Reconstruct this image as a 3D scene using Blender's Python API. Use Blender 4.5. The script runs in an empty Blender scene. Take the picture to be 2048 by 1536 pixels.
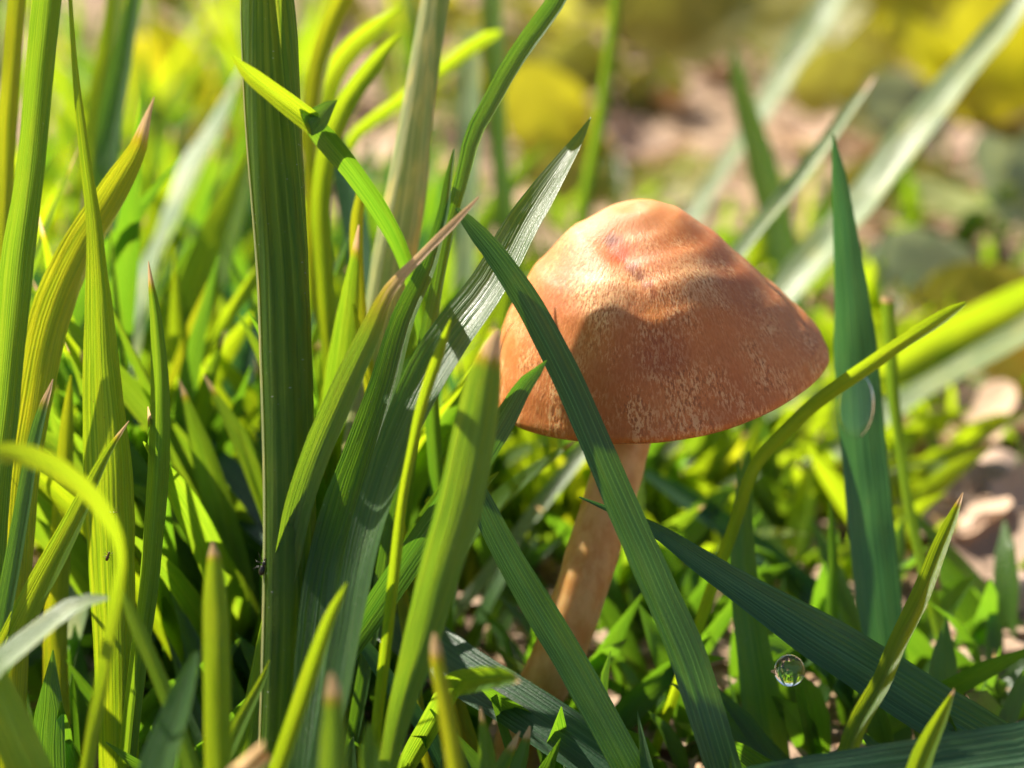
import bpy, math, random
from mathutils import Vector, Matrix, noise
random.seed(7)
R = math.radians
MM = 0.001                      # everything below is laid out in millimetres
sc = bpy.context.scene
COL = sc.collection

# ------------------------------------------------------------------ camera
CAM_H, PITCH, HFOV = 80.0, R(20), R(30)
cam = bpy.data.cameras.new('camera')
cam.sensor_width = 36; cam.lens = 18 / math.tan(HFOV / 2)
cam.clip_start = 0.005; cam.clip_end = 200
cam.dof.use_dof = True
cam.dof.focus_distance = 0.136
cam.dof.aperture_fstop = cam.lens / 2.9          # aperture under 3 mm across
cam.dof.aperture_blades = 0
camo = bpy.data.objects.new('camera', cam); COL.objects.link(camo)
camo.location = (0, 0, CAM_H * MM); camo.rotation_euler = (R(90) - PITCH, 0, 0)
sc.camera = camo

# ------------------------------------------------------------------ sky and sun
SUN_EL, SUN_AZ = R(45), R(47)                    # azimuth from +Y (behind the mushroom) towards -X
SUN = Vector((-math.sin(SUN_AZ) * math.cos(SUN_EL), math.cos(SUN_AZ) * math.cos(SUN_EL), math.sin(SUN_EL)))
w = bpy.data.worlds.new('World'); sc.world = w; w.use_nodes = True
nt = w.node_tree; bg = nt.nodes['Background']
sky = nt.nodes.new('ShaderNodeTexSky'); sky.sky_type = 'NISHITA'; sky.sun_disc = False
sky.sun_elevation = SUN_EL; sky.sun_rotation = -SUN_AZ
nt.links.new(sky.outputs[0], bg.inputs[0]); bg.inputs[1].default_value = 0.055
sun = bpy.data.lights.new('sun', 'SUN'); sun.energy = 5.0; sun.angle = R(0.53); sun.color = (1.0, 0.93, 0.80)
suno = bpy.data.objects.new('sun', sun); COL.objects.link(suno)
suno.rotation_euler = SUN.to_track_quat('Z', 'Y').to_euler(); suno.location = SUN * 3

sc.view_settings.view_transform = 'Standard'; sc.view_settings.look = 'None'
sc.view_settings.exposure = 1.36; sc.view_settings.gamma = 1; sc.view_settings.use_curve_mapping = False
sc.render.engine = 'CYCLES'
sc.cycles.use_denoising = True
sc.cycles.max_bounces = 6; sc.cycles.diffuse_bounces = 4; sc.cycles.transmission_bounces = 6; sc.cycles.adaptive_threshold = 0.02; sc.cycles.transparent_max_bounces = 8
sc.cycles.sample_clamp_indirect = 6

# ------------------------------------------------------------------ pixels to places
K = 1024 / math.tan(HFOV / 2)
FWD = Vector((0, math.cos(PITCH), -math.sin(PITCH))); UP = Vector((0, math.sin(PITCH), math.cos(PITCH))); RT = Vector((1, 0, 0))
CP = Vector((0, 0, CAM_H)); BACK = -FWD
def P(x, y, d): return CP + FWD * d + RT * ((x - 1024) / K * d) + UP * ((768 - y) / K * d)
def ground_at(x, y):
    v = FWD + RT * ((x - 1024) / K) + UP * ((768 - y) / K)
    return CP + v * (CAM_H / -v.z)
def depth_of(p): return (p - CP).dot(FWD)
def gz(x, y):                                     # height of the ground
    return 1.3 * noise.noise(Vector((x * .03, y * .03, 0))) + .5 * noise.noise(Vector((x * .13, y * .13, 3))) - 0.6

# ------------------------------------------------------------------ materials
class N:
    def __init__(s, name):
        s.m = bpy.data.materials.new(name); s.m.use_nodes = True
        s.t = s.m.node_tree; s.t.nodes.clear()
        s.out = s.n('ShaderNodeOutputMaterial')
    def n(s, typ, **kw):
        q = s.t.nodes.new(typ)
        for k, v in kw.items():
            if k == 'ins':
                for i, val in v.items():
                    if hasattr(val, 'is_output'): s.t.links.new(val, q.inputs[i])
                    else: q.inputs[i].default_value = val
            else: setattr(q, k, v)
        return q
    def math(s, op, a, b=0.0, c=0.0):
        return s.n('ShaderNodeMath', operation=op, ins={0: a, 1: b, 2: c}).outputs[0]
    def mix(s, f, a, b):
        q = s.n('ShaderNodeMix', data_type='RGBA')
        for i, v in ((0, f), (6, a), (7, b)):
            if hasattr(v, 'is_output'): s.t.links.new(v, q.inputs[i])
            else: q.inputs[i].default_value = v
        return q.outputs[2]
    def ramp(s, f, a, b, lo=0.0, hi=1.0):
        return s.n('ShaderNodeMapRange', interpolation_type='SMOOTHSTEP', ins={0: f, 1: a, 2: b, 3: lo, 4: hi}).outputs[0]
    def noise(s, vec, scale, detail=3, rough=.5):
        q = s.n('ShaderNodeTexNoise', ins={'Scale': scale, 'Detail': detail, 'Roughness': rough})
        if vec is not None: s.t.links.new(vec, q.inputs['Vector'])
        return q.outputs[0]
    def surf(s, o): s.t.links.new(o, s.out.inputs[0]); return s.m
def c4(r, g, b): return (r, g, b, 1)

def grass_mat(name, refl, trans, rough=.38, amt=.55, veins=13, specks=.0, spec=.5, mottle=.35, dead=(.50, .31, .17), vein_gain=1.0):
    """leaf blade: ribs run along the blade (uv.x across, uv.y along in mm); 'dry' fades it to straw"""
    s = N(name)
    uv = s.n('ShaderNodeUVMap', uv_map='UVMap').outputs[0]
    sep = s.n('ShaderNodeSeparateXYZ', ins={0: uv})
    u, v = sep.outputs[0], sep.outputs[1]
    oi = s.n('ShaderNodeObjectInfo').outputs['Random']
    vec = s.n('ShaderNodeCombineXYZ', ins={0: s.math('MULTIPLY', u, veins * 1.4), 1: s.math('MULTIPLY', v, .06), 2: s.math('MULTIPLY', oi, 40.)}).outputs[0]
    stripes = s.noise(vec, 1.0, 1, .6)
    vec0 = s.n('ShaderNodeCombineXYZ', ins={0: s.math('MULTIPLY', u, 5.), 1: s.math('MULTIPLY', v, .03), 2: s.math('MULTIPLY', oi, 31.)}).outputs[0]
    blot0 = s.noise(vec0, 1.0, 0, .5)
    vec4 = s.n('ShaderNodeCombineXYZ', ins={0: s.math('MULTIPLY', u, veins * 4.), 1: s.math('MULTIPLY', v, .10), 2: s.math('MULTIPLY', oi, 23.)}).outputs[0]
    hair = s.noise(vec4, 1.0, 1, .6)
    rib = s.math('POWER', s.math('ABSOLUTE', s.math('SINE', s.math('MULTIPLY', s.math('ADD', u, s.math('MULTIPLY', blot0, .09)), s.math('MULTIPLY_ADD', oi, math.pi * veins * .6, math.pi * veins * .65)))), .55)
    vec2 = s.n('ShaderNodeCombineXYZ', ins={0: s.math('MULTIPLY', u, 3.), 1: s.math('MULTIPLY', v, .22), 2: s.math('MULTIPLY', oi, 17.)}).outputs[0]
    blot = s.noise(vec2, 1.0, 2, .6)
    vec3 = s.n('ShaderNodeCombineXYZ', ins={0: s.math('MULTIPLY', u, 30.), 1: s.math('MULTIPLY', v, 5.), 2: oi}).outputs[0]
    fine = s.noise(vec3, 1.0, 1, .6)
    dark = tuple(x * .45 for x in refl)
    rc = s.mix(s.ramp(stripes, .32, .68), c4(*dark), c4(*refl))
    rc = s.mix(s.math('MULTIPLY', s.ramp(rib, .62, .25), s.ramp(stripes, .35, .6, .15, .75)), rc, c4(refl[0] * 2.2 * vein_gain, refl[1] * 1.7 * vein_gain, refl[2] * 1.8 * vein_gain))
    rc = s.mix(s.math('MULTIPLY', s.ramp(blot, .45, .75), mottle), rc, c4(refl[0] * 2.2, refl[1] * 1.5, refl[2] * 1.1))
    tc = s.mix(s.math('MULTIPLY', rib, s.ramp(stripes, .25, .6, .35, 1.)), c4(trans[0] * 1.25, trans[1] * 1.12, trans[2] * 1.6), c4(trans[0] * .66, trans[1] * .78, trans[2] * .7))
    tc = s.mix(s.math('MULTIPLY', s.ramp(blot, .4, .8), .5), tc, c4(trans[0] * 1.2, trans[1] * .95, trans[2]))
    tc = s.mix(s.math('MULTIPLY', s.ramp(hair, .50, .64), .7), tc, c4(trans[0] * .38, trans[1] * .55, trans[2] * .5))
    les = s.math('MULTIPLY', s.ramp(fine, .70, .78), s.ramp(blot, .5, .62))
    rc = s.mix(s.math('MULTIPLY', les, .8), rc, c4(.10, .055, .02)); tc = s.mix(s.math('MULTIPLY', les, .8), tc, c4(.22, .12, .03))
    # straw tips with a ragged edge that follows the veins
    dry = s.n('ShaderNodeAttribute', attribute_name='dry').outputs['Fac']
    dm = s.ramp(s.math('ADD', dry, s.math('MULTIPLY', s.math('SUBTRACT', stripes, .5), .5)), .42, .62)
    halo = s.ramp(dry, .2, .55)
    rc = s.mix(s.math('MULTIPLY', halo, .5), rc, c4(.30, .22, .02))
    tc = s.mix(s.math('MULTIPLY', halo, .6), tc, c4(.80, .42, .02))
    straw = s.mix(s.ramp(stripes, .3, .7), c4(*dead), c4(dead[0] * 1.5, dead[1] * 1.7, dead[2] * 2.0))
    rc = s.mix(dm, rc, straw); tc = s.mix(dm, tc, c4(.80, .52, .26))
    if specks:
        vo = s.n('ShaderNodeTexVoronoi', feature='F1', ins={'Vector': s.n('ShaderNodeCombineXYZ', ins={0: s.math('MULTIPLY', u, 9.), 1: s.math('MULTIPLY', v, 2.2), 2: oi}).outputs[0], 'Scale': 1.0, 'Randomness': 1.0})
        dot = s.math('MULTIPLY', s.ramp(vo.outputs[0], .13, .06), s.ramp(blot, .46, .56))
        rc = s.mix(s.math('MULTIPLY', dot, specks), rc, c4(.75, .72, .6))
    mid = s.ramp(s.math('ABSOLUTE', s.math('SUBTRACT', u, .5)), .05, .015)
    rc = s.mix(s.math('MULTIPLY', mid, .35), rc, c4(refl[0] * 2.4, refl[1] * 1.9, refl[2] * 2.2))
    h = s.math('ADD', s.math('MULTIPLY', s.math('MULTIPLY', rib, s.ramp(stripes, .3, .7, .3, 1.)), .55), s.math('ADD', s.math('MULTIPLY', s.math('ADD', stripes, hair), .7), s.math('MULTIPLY', fine, .35)))
    bump = s.n('ShaderNodeBump', ins={'Strength': .42, 'Distance': .00015, 'Height': h}).outputs[0]
    pr = s.n('ShaderNodeBsdfPrincipled', ins={'Base Color': rc, 'Roughness': s.ramp(fine, .3, .7, rough - .05, rough + .16), 'Specular IOR Level': spec, 'Normal': bump})
    tr = s.n('ShaderNodeBsdfTranslucent', ins={'Color': tc, 'Normal': bump})
    mx = s.n('ShaderNodeMixShader', ins={0: amt, 1: pr.outputs[0], 2: tr.outputs[0]})
    return s.surf(mx.outputs[0])

MAT = {
    'green':  grass_mat('grass_green', (.060, .150, .028), (.34, .52, .014), specks=.5, rough=.34),
    'blue':   grass_mat('grass_bluegreen', (.036, .100, .042), (.12, .34, .050), amt=.38, rough=.36, spec=.7),
    'deep':   grass_mat('grass_deep', (.036, .100, .022), (.24, .48, .014), amt=.46, rough=.33, spec=.7, specks=.4),
    'dark':   grass_mat('grass_shaded', (.034, .098, .022), (.16, .36, .014), amt=.32, rough=.33, spec=.75, veins=9, vein_gain=2.0),  # shade from neighbouring grass is put into this darker colour
    'yellow': grass_mat('grass_yellow', (.13, .19, .022), (.66, .66, .012), amt=.66, specks=.6),
    'lime':   grass_mat('grass_lime', (.085, .19, .022), (.52, .66, .010), amt=.64, rough=.34),
    'pale':   grass_mat('grass_pale', (.20, .30, .13), (.48, .60, .18), amt=.45, rough=.36, mottle=.6, spec=.6),
    'straw':  grass_mat('grass_straw', (.42, .30, .15), (.6, .42, .16), amt=.4, rough=.5),
    'stalk':  grass_mat('grass_stalk', (.075, .165, .022), (.55, .68, .03), amt=.55, spec=.3, veins=9, specks=.8),
    'sheath': grass_mat('grass_sheath', (.46, .52, .22), (.62, .70, .20), amt=.52, veins=7, mottle=.8),
}

def cap_mat():
    s = N('mushroom_cap')
    co = s.n('ShaderNodeTexCoord').outputs['Object']
    big = s.noise(co, 160, 4, .55)
    # fine pale flecks, drawn out down the slope
    sx = s.n('ShaderNodeSeparateXYZ', ins={0: co})
    ang = s.math('ARCTAN2', sx.outputs[0], s.math('MULTIPLY', sx.outputs[1], -1.))
    rad = s.math('SQRT', s.math('ADD', s.math('MULTIPLY', sx.outputs[0], sx.outputs[0]), s.math('MULTIPLY', sx.outputs[1], sx.outputs[1])))
    pv = s.n('ShaderNodeCombineXYZ', ins={0: s.math('MULTIPLY', ang, .0105), 1: s.math('MULTIPLY', rad, .5), 2: s.math('MULTIPLY', sx.outputs[2], .25)}).outputs[0]
    fl1 = s.noise(pv, 7000, 2, .7); fl2 = s.noise(pv, 2000, 3, .65)
    patch = s.noise(co, 330, 3, .5)
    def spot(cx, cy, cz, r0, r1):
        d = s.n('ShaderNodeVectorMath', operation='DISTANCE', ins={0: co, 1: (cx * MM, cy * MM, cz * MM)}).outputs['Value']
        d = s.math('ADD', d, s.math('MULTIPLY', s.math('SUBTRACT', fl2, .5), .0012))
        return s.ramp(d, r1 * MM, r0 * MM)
    base = s.mix(s.ramp(big, .3, .7), c4(.46, .130, .030), c4(.60, .205, .055))
    sp = s.n('ShaderNodeSeparateXYZ', ins={0: co})
    ht = s.ramp(sp.outputs[2], .011, .0135)                      # smooth warm skin on the umbo
    base = s.mix(ht, base, c4(.70, .27, .09))
    fleck = s.math('MULTIPLY', s.ramp(s.math('ADD', s.math('MULTIPLY', fl1, .62), s.math('MULTIPLY', fl2, .38)), .50, .57), s.ramp(patch, .36, .62, .12, 1.0))
    fleck = s.math('MULTIPLY', fleck, s.ramp(ht, 0, 1, 1, .35))
    fleck = s.math('ADD', s.math('MULTIPLY', fleck, .7), s.math('MULTIPLY', s.math('MAXIMUM', spot(*CAP_LIT_LOBES[0], .6, 3.4), spot(*CAP_LIT_LOBES[1], .6, 3.4)), s.ramp(fl1, .36, .56, .05, .75)))  # extra pale flecks on two lobes paint sunlit patches into the colour
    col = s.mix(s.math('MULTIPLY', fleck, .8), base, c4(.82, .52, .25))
    drk = s.math('MULTIPLY', s.ramp(fl1, .46, .38), s.math('MULTIPLY', s.ramp(patch, .42, .62, .15, .6), s.ramp(ht, 0, 1, 1, .2)))
    col = s.mix(drk, col, c4(.15, .050, .020))
    for (cx, cy, cz, r0, r1, cc, k) in CAP_SPOTS_SHADOW:
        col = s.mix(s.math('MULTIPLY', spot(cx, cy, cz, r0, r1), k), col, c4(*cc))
    bump = s.n('ShaderNodeBump', ins={'Strength': .4, 'Distance': .00016, 'Height': s.math('ADD', s.math('MULTIPLY', fl1, .5), fl2)}).outputs[0]
    pr = s.n('ShaderNodeBsdfPrincipled', ins={'Base Color': col, 'Roughness': .5, 'Specular IOR Level': .35, 'Normal': bump,
             'Subsurface Weight': .35, 'Subsurface Radius': (1.0, .38, .16), 'Subsurface Scale': .0016})
    return s.surf(pr.outputs[0])

def flesh_mat(name, a, b, scale=900, stretch=.12):
    s = N(name)
    co = s.n('ShaderNodeTexCoord').outputs['Object']
    mp = s.n('ShaderNodeMapping', ins={0: co}); mp.inputs['Scale'].default_value = (1, 1, stretch)
    f = s.noise(mp.outputs[0], scale, 4, .6); g = s.noise(co, 260, 3)
    col = s.mix(s.ramp(f, .35, .65), c4(*a), c4(*b))
    col = s.mix(s.math('MULTIPLY', s.ramp(g, .5, .7), .5), col, c4(b[0] * 1.2, b[1] * 1.35, b[2] * 1.5))
    bump = s.n('ShaderNodeBump', ins={'Strength': .5, 'Distance': .00015, 'Height': f}).outputs[0]
    pr = s.n('ShaderNodeBsdfPrincipled', ins={'Base Color': col, 'Roughness': .45, 'Specular IOR Level': .4, 'Normal': bump,
             'Subsurface Weight': .45, 'Subsurface Radius': (1.0, .42, .16), 'Subsurface Scale': .0018})
    return s.surf(pr.outputs[0])

def leaf_mat(name, refl, trans, amt=.5, rough=.5):
    s = N(name)
    co = s.n('ShaderNodeTexCoord').outputs['Object']
    f = s.noise(co, 220, 4, .6); g = s.noise(co, 900, 2)
    oi = s.n('ShaderNodeObjectInfo').outputs['Random']
    k = s.math('ADD', s.math('MULTIPLY', oi, .5), s.math('MULTIPLY', f, .6))
    rc = s.mix(s.ramp(k, .2, .9), c4(*(x * .6 for x in refl)), c4(*(min(.8, x * 1.35) for x in refl)))
    tc = s.mix(s.ramp(k, .2, .9), c4(*(x * .7 for x in trans)), c4(*(min(.85, x * 1.2) for x in trans)))
    bump = s.n('ShaderNodeBump', ins={'Strength': .5, 'Distance': .0006, 'Height': g}).outputs[0]
    pr = s.n('ShaderNodeBsdfPrincipled', ins={'Base Color': rc, 'Roughness': rough, 'Normal': bump})
    tr = s.n('ShaderNodeBsdfTranslucent', ins={'Color': tc})
    return s.surf(s.n('ShaderNodeMixShader', ins={0: amt, 1: pr.outputs[0], 2: tr.outputs[0]}).outputs[0])

def soil_mat():
    s = N('soil')
    co = s.n('ShaderNodeTexCoord').outputs['Object']
    a = s.noise(co, 55, 5, .65); b = s.noise(co, 210, 4, .6); c = s.noise(co, 900, 3, .6)
    col = s.mix(s.ramp(a, .35, .65), c4(.28, .17, .095), c4(.57, .40, .25))
    col = s.mix(s.math('MULTIPLY', s.ramp(b, .55, .42), .8), col, c4(.075, .048, .034))
    col = s.mix(s.math('MULTIPLY', s.ramp(c, .5, .7), .4), col, c4(.60, .45, .32))
    h = s.math('ADD', s.math('MULTIPLY', b, 2.), c)
    bump = s.n('ShaderNodeBump', ins={'Strength': .8, 'Distance': .0022, 'Height': h}).outputs[0]
    return s.surf(s.n('ShaderNodeBsdfPrincipled', ins={'Base Color': col, 'Roughness': .9, 'Specular IOR Level': .2, 'Normal': bump}).outputs[0])

def plain_mat(name, col, rough=.5, spec=.5):
    s = N(name)
    f = s.noise(s.n('ShaderNodeTexCoord').outputs['Object'], 4000, 2)
    cc = s.mix(f, c4(*(x * .6 for x in col)), c4(*(min(.9, x * 1.4) for x in col)))
    return s.surf(s.n('ShaderNodeBsdfPrincipled', ins={'Base Color': cc, 'Roughness': rough, 'Specular IOR Level': spec}).outputs[0])

def water_mat():
    s = N('water')
    return s.surf(s.n('ShaderNodeBsdfPrincipled', ins={'Base Color': c4(1, 1, 1), 'Roughness': 0.0, 'IOR': 1.333, 'Transmission Weight': 1.0}).outputs[0])

# ------------------------------------------------------------------ mesh helpers
def mesh(name, verts, faces, mat, uvs=None, dry=None, org=None):
    org = org or Vector((0, 0, 0))
    me = bpy.data.meshes.new(name)
    me.from_pydata([tuple((v - org) * MM) for v in verts], [], faces)
    me.polygons.foreach_set('use_smooth', [True] * len(me.polygons))
    if uvs:
        ul = me.uv_layers.new(name='UVMap')
        for lp in me.loops: ul.data[lp.index].uv = uvs[lp.vertex_index]
    if dry:
        at = me.attributes.new('dry', 'FLOAT', 'POINT'); at.data.foreach_set('value', dry)
    me.materials.append(mat); me.update()
    return me
def link(name, me, parent=None, loc=None):
    o = bpy.data.objects.new(name, me); COL.objects.link(o)
    if parent: o.parent = parent
    if loc is not None: o.location = loc * MM
    return o
def tag(o, label, cat, group=None):
    o['label'] = label; o['category'] = cat
    if group: o['group'] = group
    return o
def thing(name, label, cat, loc, group=None):
    return tag(link(name, None, None, loc), label, cat, group)
def stuff(o, label, cat):
    tag(o, label, cat); o['kind'] = 'stuff'; return o

def catmull(pts, n):
    """pts: list of tuples of floats; n samples, spaced by the first three components' length"""
    L = [0.0]
    for a, b in zip(pts, pts[1:]): L.append(L[-1] + max(1e-6, math.dist(a[:3], b[:3])))
    ext = [tuple(2 * a - b for a, b in zip(pts[0], pts[1]))] + list(pts) + [tuple(2 * a - b for a, b in zip(pts[-1], pts[-2]))]
    out = []
    for i in range(n):
        s = L[-1] * i / (n - 1); k = 0
        while k < len(L) - 2 and L[k + 1] < s: k += 1
        t = (s - L[k]) / (L[k + 1] - L[k])
        p0, p1, p2, p3 = ext[k:k + 4]
        out.append(tuple(.5 * (2 * b + (c - a) * t + (2 * a - 5 * b + 4 * c - d) * t * t + (3 * b - a - 3 * c + d) * t ** 3) for a, b, c, d in zip(p0, p1, p2, p3)))
    return out

def path3(pts, dt, db, roll, to_ground=True):
    """tip-first pixel points (x, y, width[, depth]) -> base-first (x, y, z, half width mm, roll)"""
    n = len(pts)
    acc = [0.0]
    for a, b in zip(pts, pts[1:]): acc.append(acc[-1] + math.dist(a[:2], b[:2]))
    rt, rb = roll if isinstance(roll, tuple) else (roll, roll)
    out = []
    for i, q in enumerate(pts):
        t = acc[i] / acc[-1]
        d = q[3] if len(q) > 3 else dt + (db - dt) * t
        p = P(q[0], q[1], d); r = rt + (rb - rt) * t
        out.append((p.x, p.y, p.z, q[2] * .5 / K * d / max(.5, math.cos(R(r))), r))
    out.reverse()
    if to_ground:
        a, b = Vector(out[0][:3]), Vector(out[1][:3])
        dr = (a - b).normalized()
        dr.z = min(dr.z, -.45); dr.normalize()
        g = gz(a.x, a.y)
        if a.z > g + .3:
            L = (a.z - g + 1.5) / -dr.z
            base = []
            for f in (1.0, .5):
                q = a + dr * L * f
                base.append((q.x, q.y, q.z, out[0][3] * (.75 if f == 1 else .92), out[0][4]))
            out = base + out
    return out

def ribbon(pth, fold=25, segs=46, across=6, dry=0.0, wob=.05, cut=False, seed=0):
    sm = catmull(pth, segs)
    C = [Vector(q[:3]) for q in sm]
    verts, faces, uvs, dr = [], [], [], []
    L = 0.0; tot = sum((b - a).length for a, b in zip(C, C[1:]))
    rg = random.Random(seed)
    ph = rg.uniform(0, 50)
    for i, q in enumerate(sm):
        T = (C[min(i + 1, segs - 1)] - C[max(i - 1, 0)]).normalized()
        n0 = BACK - T * BACK.dot(T)
        if n0.length < .25: n0 = Vector((0, 0, 1)) - T * T.z
        n0.normalize()
        nn = Matrix.Rotation(R(-q[4] + 13 * noise.noise(Vector((L * .09, ph, 0)))), 3, T) @ n0
        S = T.cross(nn).normalized()
        if i: L += (C[i] - C[i - 1]).length
        hw = max(.02, q[3])
        for k in range(across + 1):
            a = -1 + 2 * k / across
            e = 1 + wob * noise.noise(Vector((L * .35, a * 2 + ph, 1.7)))
            off = S * (a * hw * math.cos(R(fold)) * e) + nn * ((abs(a) ** 1.4 - .45) * hw * math.sin(R(fold)))
            off += nn * (.10 * hw * noise.noise(Vector((L * .25, a * 1.5, ph))))
            if cut and i == segs - 1: off += T * (.35 * hw * noise.noise(Vector((a * 3.1, ph, 5))))
            verts.append(C[i] + off); uvs.append((k / across, L))
            dr.append(max(0.0, min(1.0, 1 - (tot - L) / max(dry * tot, 1e-6))) if dry else 0.0)
    m = across + 1
    for i in range(segs - 1):
        for k in range(across):
            faces.append((i * m + k, i * m + k + 1, (i + 1) * m + k + 1, (i + 1) * m + k))
    return verts, faces, uvs, dr, C[0]

SEED = [0]
def blade(label, pts, dt, db, mat='green', roll=0, fold=25, dry=0.0, name='grass_leaf', cat='grass blade', parent=None, cut=False, to_ground=True, group=None):
    SEED[0] += 1
    v, f, uv, dr, base = ribbon(path3(pts, dt, db, roll, to_ground), fold, dry=dry, cut=cut, seed=SEED[0])
    if parent:
        org = parent.location / MM
        return link(name, mesh(name, v, f, MAT[mat], uv, dr, org), parent)
    o = link(name, mesh(name, v, f, MAT[mat], uv, dr, base), None, base)
    return tag(o, label, cat, group)

def tube(pth, mat, segs=46, around=20, a0=0, a1=360, scale=1.0, flat=.8, i0=0.0, i1=1.0, org=None, dry=0.0, grooves=0.0, taper_end=False):
    sm = catmull(pth, segs); C = [Vector(q[:3]) for q in sm]
    closed = abs(a1 - a0) >= 359.9
    verts, faces, uvs, dr = [], [], [], []
    idx = [i for i in range(segs) if i0 <= i / (segs - 1) <= i1]
    L = 0.0; cols = around if closed else around + 1
    for j, i in enumerate(idx):
        q = sm[i]
        T = (C[min(i + 1, segs - 1)] - C[max(i - 1, 0)]).normalized()
        n0 = (BACK - T * BACK.dot(T)).normalized()
        nn = Matrix.Rotation(R(q[4]), 3, T) @ n0; S = T.cross(nn).normalized()
        if j: L += (C[i] - C[idx[j - 1]]).length
        e = len(idx) - 1 - j
        lo, hi = a0, a1
        if taper_end:
            f = min(1.0, (e + .3) / (len(idx) * .45)); mid = (a0 + a1) / 2
            lo, hi = mid + (a0 - mid) * f, mid + (a1 - mid) * f
        for k in range(cols):
            th = R(lo + (hi - lo) * k / around)
            r = q[3] * scale * (1 + grooves * math.cos(th * 9))
            verts.append(C[i] + S * (math.sin(th) * r) + nn * (math.cos(th) * r * flat))
            uvs.append((2.0 * abs(k / around - .5) if closed else k / around, L)); dr.append(0.0)
    for j in range(len(idx) - 1):
        for k in range(around):
            k2 = (k + 1) % cols
            faces.append((j * cols + k, j * cols + k2, (j + 1) * cols + k2, (j + 1) * cols + k))
    return verts, faces, uvs, dr

# ------------------------------------------------------------------ ground
def build_ground():
    ax = [-30000, -8000, -2500, -1000, -600] + [x * 6.0 for x in range(-70, 71)] + [600, 1000, 2500, 8000, 30000]
    ay = [-30000, -8000, -2500, -800, -300] + [y * 6.0 for y in range(-20, 131)] + [1000, 1500, 3000, 8000, 30000]
    verts = []
    for y in ay:
        for x in ax:
            f = 1 if abs(x) < 450 and -150 < y < 800 else 0
            verts.append(Vector((x, y, gz(x, y) * f - (0 if f else 1.0) * .6)))
    n = len(ax)
    faces = [(j * n + i, j * n + i + 1, (j + 1) * n + i + 1, (j + 1) * n + i) for j in range(len(ay) - 1) for i in range(n - 1)]
    o = link('ground', mesh('ground', verts, faces, soil_mat()))
    o['kind'] = 'structure'; o['label'] = 'pinkish brown dry soil under the grass'
build_ground()

# ------------------------------------------------------------------ mushroom
CAP_R, CAP_H = 13.2, 13.4
def interp(tab, r):
    for (a, fa), (b, fb) in zip(tab, tab[1:]):
        if r <= b:
            t = (r - a) / (b - a); t = t * t * (3 - 2 * t) * .3 + t * .7
            return fa + (fb - fa) * t
    return tab[-1][1]
PROF = {
    'right': [(0, 1), (.1, .985), (.23, .93), (.42, .765), (.57, .59), (.745, .39), (.89, .215), (.96, .12), (1, 0)],
    'left':  [(0, 1), (.15, .985), (.37, .89), (.62, .68), (.82, .42), (.94, .21), (1, 0)],
    'front': [(0, 1), (.12, .975), (.26, .88), (.40, .79), (.55, .70), (.70, .56), (.85, .32), (1, 0)],
    'back':  [(0, 1), (.12, .98), (.3, .86), (.5, .68), (.7, .45), (.88, .19), (1, 0)],
}
def capz(x, y, r):                              # x to the side, y away from the viewer, in cap radii
    if r < 1e-6: return 1.0
    c, s_ = x / r, y / r
    wr, wl, wf, wb = max(0, c) ** 2, max(0, -c) ** 2, max(0, -s_) ** 2, max(0, s_) ** 2
    z = interp(PROF['right'], r) * wr + interp(PROF['left'], r) * wl + interp(PROF['front'], r) * wf + interp(PROF['back'], r) * wb
    g = lambda cx, cy, rad, k: k * math.exp(-((x - cx) ** 2 + (y - cy) ** 2) / rad ** 2)
    z += g(-.17, -.26, .09, -.022) + g(-.11, -.38, .08, -.022) + g(-.04, -.52, .07, -.018)       # dimple and crease
    z += g(-.26, -.56, .18, .03) + g(.26, -.50, .20, .035) + g(.0, -.72, .14, -.012)              # shoulders
    z += g(-.5, -.15, .2, .012)
    z += .007 * noise.noise(Vector((x * 4, y * 4, 1))) * min(1, r * 2)
    return z
def cap_xyz(x, y):
    r = math.hypot(x, y); return (x * CAP_R, y * CAP_R, capz(x, y, r) * CAP_H)
CAP_SPOTS_SHADOW = []
CAP_LIT_LOBES = (cap_xyz(-.24, -.56), cap_xyz(.27, -.50))  # centres of the painted sunlit patches
for (x, y, r0, r1, cc, k) in ((-.165, -.235, .1, 1.0, (.20, .05, .045), .8), (-.125, -.325, .2, 1.7, (.52, .075, .010), .85), (-.08, -.43, .1, 1.0, (.20, .045, .014), .75), (-.045, -.49, .1, .8, (.20, .045, .014), .7), (-.01, -.55, .1, .7, (.24, .06, .018), .65),  # dark dabs trailing below the umbo spot paint a thin blade's shadow
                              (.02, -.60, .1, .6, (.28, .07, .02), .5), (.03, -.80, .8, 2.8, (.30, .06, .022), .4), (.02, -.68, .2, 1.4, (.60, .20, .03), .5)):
    q = cap_xyz(x, y); CAP_SPOTS_SHADOW.append((*q, r0, r1, cc, k))

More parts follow.
